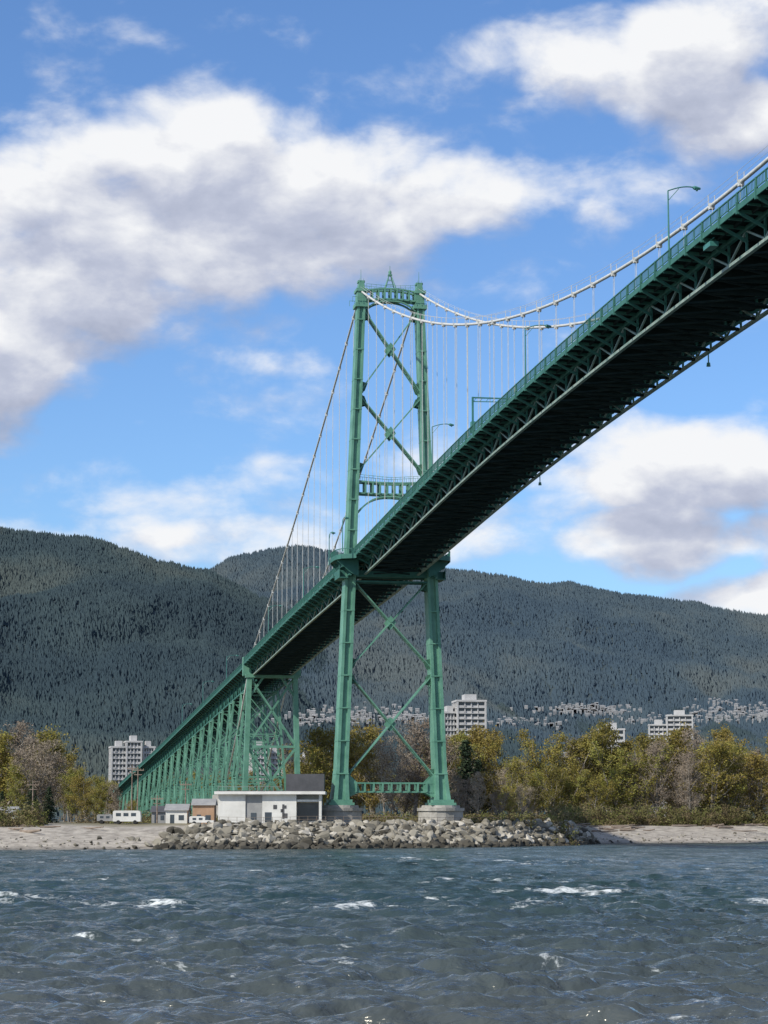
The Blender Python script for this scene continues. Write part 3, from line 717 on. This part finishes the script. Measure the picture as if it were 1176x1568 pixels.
def conifer(name,seed,H_,R_):
    r=np.random.default_rng(seed); mb=MB(); mb.tube([(0,0,0),(0,0,H_*.5),(0,0,H_)],[.02*H_,.012*H_,.03],6); cl=[]
    n=int(H_*8)
    for i in range(n):
        t=.08+.9*i/n; L=R_*(1-t)**.8*r.uniform(.45,1.2)+.2; az=r.uniform(0,6.28); z=H_*t
        for u in np.linspace(.2,1,max(2,int(L*1.6))):
            cl.append((math.cos(az)*L*u,math.sin(az)*L*u,z-L*u*.22+r.normal(0,.1)))
        mb.tube([(0,0,z),(math.cos(az)*L,math.sin(az)*L,z-L*.2)],[.06,.02],4,cap=False)
    V,F=leaves(cl,9,.28,.18,r,1.8)
    c=np.repeat(np.clip(r.normal(.5,.25,len(cl)),0,1),36)
    tv=np.array(mb.v); nv=len(tv); faces=mb.f+[tuple(f) for f in (F+nv).tolist()]
    me=bpy.data.meshes.new(name); me.from_pydata(np.concatenate([tv,V]).tolist(),[],faces); me.materials.append(M_bark); me.materials.append(M_conifer)
    mi=np.ones(len(faces),dtype=np.int32); mi[:len(mb.f)]=0; me.polygons.foreach_set('material_index',mi)
    at=me.attributes.new('shade','FLOAT','POINT'); at.data.foreach_set('value',np.concatenate([np.zeros(nv),c]).astype(np.float32)); me.update(); return me
LV=[deciduous('leafy_tree_mesh',40+i,20,4.8+.5*(i%3),26,10+3*(i%3),.15,M_leaf,.95) for i in range(7)]
TV=[deciduous('bare_tree_mesh',60+i,20,4.4,30,10,.05,M_twig,.9,7.) for i in range(4)]
CV=[conifer('conifer_mesh',80+i,20,4.2) for i in range(2)]
def put(me,name,x,y,h,parent=None,wide=1.):
    o=bpy.data.objects.new(name,me); COL.objects.link(o); z=float(gz(np.array([x]),np.array([y]))[0])-.2 if y<700 else 4.2
    o.location=(x,y,z); k=h/20.; o.scale=(k*wide,k*wide*random.uniform(.9,1.1),k); o.rotation_euler=(0,0,random.uniform(0,6.28))
    if parent: o.parent=parent
    return o
def pickx(x,y,h,far=None,pb=.32):
    me=random.choice(TV) if random.random()<pb else random.choice(LV)
    nm='bare_tree' if me in TV else 'deciduous_tree'
    return put(me,nm if far is None else 'tree',x,y,h,far,random.uniform(.85,1.25))
for x in np.arange(24,175,4.0):
    y=max(565,float(shoreY(x))+38)+random.uniform(-4,6)
    h=np.interp(x,[24,38,48,60,90,110,175],[14,16,20,21,20,18,17])
    pickx(x+random.uniform(-1.5,1.5),y,h*random.uniform(.55,1.05),None,.5)
for x in np.arange(20,190,4.4):
    pickx(x+random.uniform(-2,2),595+random.uniform(-6,12),float(np.interp(x,[24,40,52,90,120,175],[15,20,24.5,24,21,21]))*random.uniform(.85,1.08),None,.28)
for x in np.arange(-145,-71,4.2):
    pickx(x+random.uniform(-1.5,1.5),505+random.uniform(-8,10),19*random.uniform(.55,1.08),None,.42)
for x in (-70,-67,-64.5): pickx(x,505+random.uniform(-8,10),13*random.uniform(.7,1.0),None,.5)
for x in np.arange(-160,-78,4.4):
    pickx(x+random.uniform(-2,2),545+random.uniform(-8,12),24.0*random.uniform(.88,1.05),None,.25)
for x in np.arange(-60,-34,4.5): pickx(x,random.uniform(480,540),random.uniform(3,5.5),None,.5)
far=empty('distant_treeline')
for x in np.arange(-22,34,3.8): pickx(x+random.uniform(-1,1),640+random.uniform(-15,30),random.uniform(21,29),far)
for k in range(220):
    x=random.uniform(-300,330); y=random.uniform(900,1120)
    if 150<588+3483*x/y<430: continue
    pickx(x,y,random.uniform(18,30),far,.2)
for x in np.arange(-200,-20,4.5): pickx(x+random.uniform(-3,3),random.uniform(1420,1560),random.uniform(20,34),far,.25)
for x in np.arange(-158,-36,4.5): pickx(x+random.uniform(-3,3),random.uniform(1225,1285),random.uniform(17,27),far,.25)
for x in np.arange(-170,-98,6): pickx(x,random.uniform(620,760),random.uniform(17,24),far)
for (x,y,h) in ((21.5,600,22),(25,606,17)): put(CV[0],'conifer_tree',x,y,h,None,1.3)
for (x,y,h) in ((-74,482,9),(-71,486,8),(-80,480,7),(-18,660,22),(86,620,20),(150,560,15)): put(random.choice(CV),'conifer_tree',x,y,h,None,1.25)
r=np.random.default_rng(9); C=[]
for i in range(1900):
    x=r.uniform(-170,190)
    if -66<x<-8 :
        if r.random()<.6: continue
    d=r.uniform(30,46); y=float(shoreY(x))+d
    if x>-66 and x<38 : y=r.uniform(462,520)
    h=r.uniform(.5,4.8) if x>36 or x<-66 else r.uniform(.3,2.2)
    z=float(gz(np.array([x]),np.array([y]))[0])
    for k in range(int(3+h*1.5)): C.append((x+r.normal(0,.9),y+r.normal(0,.9),z+h*r.random()))
V,F=leaves(C,26,.5,.12,r,2.)
np_mesh('shoreline_shrubs',V,F,M_shrub,np.clip(np.repeat(r.normal(.45,.25,len(C)),104),0,1))

# ------------------------------------------------------------------ waterfront building
def part(e,name,mat,boxes):
    mb=MB()
    for bx in boxes: mb.box(*bx)
    return mb.obj(name,mat,e)
e=empty('waterfront_building',(-31.6,437,4.2))
part(e,'walls',M_white,[(0,5.2,0,12,0,5.8),(8.4,14.9,0,12,0,5.8),(5.2,8.4,.35,12,0,5.8),(14.9,19.6,3.2,12,0,5.8),(19.2,19.7,0,3.2,0,5.8)])
part(e,'roof_slab',M_white,[(-.7,20.4,-1.0,12.6,5.8,6.35)])
part(e,'dark_roof_strip',M_dgrey,[(-.3,20.0,-.6,12.2,6.35,6.5)])  # thin dark grey layer on top of the roof slab
part(e,'grey_bay',M_grey,[(5.25,8.35,.25,.36,.1,5.6),(0,19.6,-.06,0,0,.35)])
part(e,'glazing',M_glass,[(15.0,19.1,3.1,3.2,.8,4.2),(8.9,10.2,-.04,0,0,2.4),(6.2,7.3,.2,.26,.0,2.3)])
part(e,'awning',M_white,[(14.9,19.7,.2,3.1,4.4,4.8)])
part(e,'wall_mural',M_dgrey,[(12.2,12.6,-.05,-.01,1.2,3.9),(12.5,13.2,-.05,-.01,1.3,2.2),(11.9,12.3,-.05,-.01,2.4,3.0),(12.6,13.0,-.05,-.01,3.1,3.7),(10.5,11.2,-.05,-.01,3.0,3.8)])
part(e,'penthouse',M_dgrey,[(12.6,20.0,7,13,6.5,9.8)])
part(e,'rail',M_grey,[(k*1.5,k*1.5+.06,-.9,-.84,6.35,7.2) for k in range(9)]+[(0,12,-.9,-.84,7.2,7.26)])
mb=MB()
for (xa,xb,yy) in ((-11,30,438),(-31,-11,432)):
    n=int((xb-xa)/1.6)
    for k in range(n+1):
        x=xa+(xb-xa)*k/n; y=max(yy,float(shoreY(x))+15); z=float(gz(np.array([x]),np.array([y]))[0]); mb.beam((x,y,z-.2),(x,y,z+1.5),.07,.07)
        if k<n:
            x2=xa+(xb-xa)*(k+1)/n; y2=max(yy,float(shoreY(x2))+15); z2=float(gz(np.array([x2]),np.array([y2]))[0])
            for hh in (.3,.9,1.45): mb.beam((x,y,z+hh),(x2,y2,z2+hh),.05,.05)
mb.obj('seawall_fence',M_wood)
for (x,y,h) in ((-50.5,470,12),(-55,500,13),(-45,455,6),(-72,470,9),(-40.5,468,9),(96,600,12)):
    mb=MB(); mb.tube([(x,y,4),(x,y,4+h)],[.18,.11],7); mb.box(x-1.2,x+1.2,y-.08,y+.08,3.2+h,3.4+h); mb.box(x-.8,x+.8,y-.07,y+.07,2.3+h,2.45+h)
    for q in (-1.1,-.5,.5,1.1): mb.box(x+q-.05,x+q+.05,y-.05,y+.05,3.4+h,3.65+h)
    mb.obj('utility_pole',M_wood)
def vehicle(name,x,y,L,H_,W_,mat,cab=False):
    z=float(gz(np.array([x]),np.array([y]))[0]); e=empty(name,(x,y,z)); mb=MB()
    prof_=[(-L/2,.5),(L/2,.5),(L/2,H_*.55),(L/2-.5 if not cab else L/2-1.1,H_*(.95 if not cab else .55)),(L/2-1.0 if not cab else L/2-1.9,H_),(-L/2+.2,H_),(-L/2,H_*.9)]
    if not cab: prof_[3]=(L/2-.1,H_*.9); prof_[4]=(L/2-.4,H_)
    n=len(prof_); mb.v+=[(a,-W_/2,b) for a,b in prof_]+[(a,W_/2,b) for a,b in prof_]
    mb.f+=[tuple(range(n)),tuple(range(2*n-1,n-1,-1))]+[(i,i+n,(i+1)%n+n,(i+1)%n) for i in range(n)]
    mb.obj('body',mat,e)
    mb=MB()
    for k in range(3):
        a=-L/2+.6+k*(L-1)/3.; mb.box(a,a+(L-1)/3.-.5,-W_/2-.02,-W_/2+.01,H_*.58,H_*.82)
    mb.obj('windows',M_glass,e); mb=MB()
    for a in (-L*.3,L*.3): mb.tube([(a,-W_/2-.05,.38),(a,W_/2+.05,.38)],.38,12)
    mb.obj('wheels',M_black,e)
vehicle('parked_trailer',-50.0,447,5.4,2.6,2.2,M_white)
vehicle('parked_van',-34.6,436,4.6,1.7,2,M_white,True)
vehicle('parked_van',-54.5,455,4.6,1.8,2,M_grey,True)
def shed(name,x0,x1,y,H_,mat,roof):
    e=empty(name,((x0+x1)/2,y,4.1)); w=(x1-x0)/2; part(e,'walls',mat,[(-w,w,0,6,0,H_)])
    mb=MB(); mb.v=[(-w-.3,-.4,H_),(w+.3,-.4,H_),(w+.3,6.4,H_),(-w-.3,6.4,H_),(-w-.3,3,H_+1.3),(w+.3,3,H_+1.3)]; mb.f=[(0,1,5,4),(3,4,5,2),(0,4,3),(1,2,5),(0,3,2,1)]; mb.obj('roof',roof,e)
    part(e,'door_and_window',M_glass,[(-w*.6,-w*.2,-.03,0,0,2.1),(w*.2,w*.7,-.03,0,1,2)])
shed('wooden_shed',-37.4,-33.2,448,3.9,M_orange,M_grey); shed('small_white_house',-78,-72.6,452,2.4,M_white,M_grey); shed('boathouse',-46.8,-43.8,462,2.6,M_grey,M_dgrey)
shed('storage_hut',-42.8,-38.6,450,2.9,M_white,M_grey)

# ------------------------------------------------------------------ sun + sky
AZ=math.radians(230); EL=math.radians(40)
sd=Vector((math.sin(AZ)*math.cos(EL),math.cos(AZ)*math.cos(EL),math.sin(EL)))
L=bpy.data.lights.new('sun','SUN'); L.energy=5.0; L.angle=math.radians(.53); L.color=(1,.945,.85)
lo=bpy.data.objects.new('sun',L); COL.objects.link(lo); lo.rotation_euler=sd.to_track_quat('Z','Y').to_euler()
W=bpy.data.worlds.new('World'); scene.world=W; W.use_nodes=True; nt=W.node_tree; nt.nodes.clear()
try: W.cycles.sampling_method='MANUAL'; W.cycles.sample_map_resolution=256
except Exception: pass
g=bpy.data.node_groups.new('cloud_field','ShaderNodeTree')
g.interface.new_socket('Dir',in_out='INPUT',socket_type='NodeSocketVector'); g.interface.new_socket('Field',in_out='OUTPUT',socket_type='NodeSocketFloat')
gi=g.nodes.new('NodeGroupInput'); go=g.nodes.new('NodeGroupOutput')
def M(op,a,b=None,c=None,cl=False,T=g):
    n=T.nodes.new('ShaderNodeMath'); n.operation=op; n.use_clamp=cl
    for i,v in enumerate((a,b,c)):
        if v is None: continue
        if isinstance(v,(int,float)): n.inputs[i].default_value=v
        else: T.links.new(v,n.inputs[i])
    return n.outputs[0]
def VM(op,a,b,T=g):
    n=T.nodes.new('ShaderNodeVectorMath'); n.operation=op
    for i,v in enumerate((a,b)):
        if isinstance(v,tuple): n.inputs[i].default_value=v
        else: T.links.new(v,n.inputs[i])
    return n.outputs['Value'] if op=='DOT_PRODUCT' else n.outputs[0]
def NO(vec,scale,det,ro,T=g,st=(1,1,1),dist=0):
    v=VM('MULTIPLY',vec,st,T); n=T.nodes.new('ShaderNodeTexNoise'); T.links.new(v,n.inputs['Vector'])
    n.inputs['Scale'].default_value=scale; n.inputs['Detail'].default_value=det; n.inputs['Roughness'].default_value=ro; n.inputs['Distortion'].default_value=dist
    return n
D=gi.outputs[0]
wn=NO(D,16,3,.5); wv=VM('SUBTRACT',wn.outputs['Color'],(.5,.5,.5)); wv=VM('MULTIPLY',wv,(.045,.045,.03)); Dw=VM('ADD',D,wv)
s=g.nodes.new('ShaderNodeSeparateXYZ'); g.links.new(Dw,s.inputs[0])
az=M('MULTIPLY',M('ARCTAN2',s.outputs[0],s.outputs[1]),57.2958); el=M('MULTIPLY',M('ARCSINE',s.outputs[2]),57.2958)
cb=g.nodes.new('ShaderNodeCombineXYZ'); g.links.new(az,cb.inputs[0]); g.links.new(el,cb.inputs[1]); p=cb.outputs[0]
blobs=[(-8.8,15.5,3.6,2.0,1),(-5.6,16.2,2.9,2.0,1),(-3.0,16.0,2.6,1.9,1),(-4.4,17.9,1.8,.9,.55),(-.2,15.7,3.3,1.5,1),(2.6,15.6,2.1,1.1,.9),
(-9.2,12.3,2.8,1.8,1),(-6.0,13.5,3.0,1.4,1),(-9.8,10.6,1.7,1.6,1),(-2.5,14.2,3.4,1.2,.9),
(6.4,18.9,2.9,1.5,.85),(9.0,19.2,2.6,1.8,1),(8.2,17.5,2.2,1.0,.9),(3.2,19.0,1.8,.7,.45),(6.6,15.6,2.0,.8,.5),(5.6,14.8,1.2,.6,.4),(9.8,17.4,1.4,.8,.6),
(-4.6,7.7,3.4,.8,.42),(-3.0,8.6,2.0,.6,.36),(-7.4,7.1,2.6,.5,.46),(-2.8,11.6,1.4,.4,.24),(-3.0,6.8,4,.6,.58),
(5.6,8.8,5.0,1.2,.72),(9.4,8.8,3.6,1.5,.85),(6.8,6.9,2.1,.85,1.15),(9.8,6.9,1.4,.7,.9),(9.4,5.4,2.6,.7,.95),(3.2,7.2,3.2,.8,.6)]
acc=None
for (a,b_,rx,ry,w) in blobs:
    q=VM('MULTIPLY',VM('SUBTRACT',p,(a,b_,0)),(1/(rx*1.18),1/(ry*1.18),0)); d=VM('DOT_PRODUCT',q,q)
    t=M('SUBTRACT',1,d,cl=True); acc=M('MULTIPLY',t,w) if acc is None else M('MULTIPLY_ADD',t,w,acc)
acc=M('MINIMUM',acc,1.15)
out_=M('MULTIPLY',M('MAXIMUM',M('SUBTRACT',M('ABSOLUTE',az),12),M('SUBTRACT',el,21.5)),.25,cl=True)
gen=NO(D,3.2,3,.5,st=(1,1,2.2)).outputs[0]
gen=M('MULTIPLY',M('SUBTRACT',gen,.47),6,cl=True); acc=M('MULTIPLY_ADD',gen,out_,acc)
n1=NO(D,22,9,.56,st=(1,1,1.7),dist=.15).outputs[0]
f=M('ADD',acc,M('MULTIPLY',M('SUBTRACT',n1,.5),2.2)); f=M('SUBTRACT',f,.34)
g.links.new(f,go.inputs[0])
geo=nt.nodes.new('ShaderNodeTexCoord'); dirv=geo.outputs['Generated']
def field(off):
    n=nt.nodes.new('ShaderNodeGroup'); n.node_tree=g
    nt.links.new(VM('ADD',dirv,off,nt),n.inputs[0]); return n.outputs[0]
f0=field((0,0,0)); f1=field((-.006,0,.017))
mr=nt.nodes.new('ShaderNodeMapRange'); mr.interpolation_type='SMOOTHSTEP'; mr.inputs[1].default_value=-.30; mr.inputs[2].default_value=.64; nt.links.new(f0,mr.inputs[0])
lit=M('MULTIPLY_ADD',M('SUBTRACT',f0,f1,T=nt),.66,.77,T=nt)
thick=M('MULTIPLY',M('MAXIMUM',M('SUBTRACT',f0,.15,T=nt),0.,T=nt),-.30,T=nt); lit=M('ADD',lit,thick,cl=True,T=nt)
cr=nt.nodes.new('ShaderNodeValToRGB'); cr.color_ramp.elements[0].color=(.34,.385,.52,1); cr.color_ramp.elements[1].color=(.92,.93,.95,1)
cr.color_ramp.elements[0].position=.1; cr.color_ramp.elements[1].position=.95; e=cr.color_ramp.elements.new(.5); e.color=(.52,.56,.69,1)
nt.links.new(lit,cr.inputs[0])
sky=nt.nodes.new('ShaderNodeTexSky'); sky.sky_type='NISHITA'; sky.sun_disc=False; sky.sun_elevation=EL; sky.sun_rotation=AZ
sky.air_density=1.0; sky.dust_density=.5; sky.ozone_density=2.5
tint=VM('MULTIPLY',sky.outputs[0],(.94,1.22,1.58),nt)
b1=nt.nodes.new('ShaderNodeBackground'); b1.inputs[1].default_value=.10; nt.links.new(tint,b1.inputs[0])
b2=nt.nodes.new('ShaderNodeBackground'); b2.inputs[1].default_value=1; nt.links.new(cr.outputs[0],b2.inputs[0])
mix=nt.nodes.new('ShaderNodeMixShader'); nt.links.new(mr.outputs[0],mix.inputs[0]); nt.links.new(b1.outputs[0],mix.inputs[1]); nt.links.new(b2.outputs[0],mix.inputs[2])
wo=nt.nodes.new('ShaderNodeOutputWorld'); nt.links.new(mix.outputs[0],wo.inputs[0])

# ------------------------------------------------------------------ camera
cam=bpy.data.cameras.new('camera'); co=bpy.data.objects.new('camera',cam); COL.objects.link(co)
co.location=(0,0,5); co.rotation_euler=(math.radians(90+7.73),0,0)
cam.sensor_fit='HORIZONTAL'; cam.angle=2*math.atan(588/3483.); cam.clip_end=30000; cam.clip_start=.5
scene.camera=co
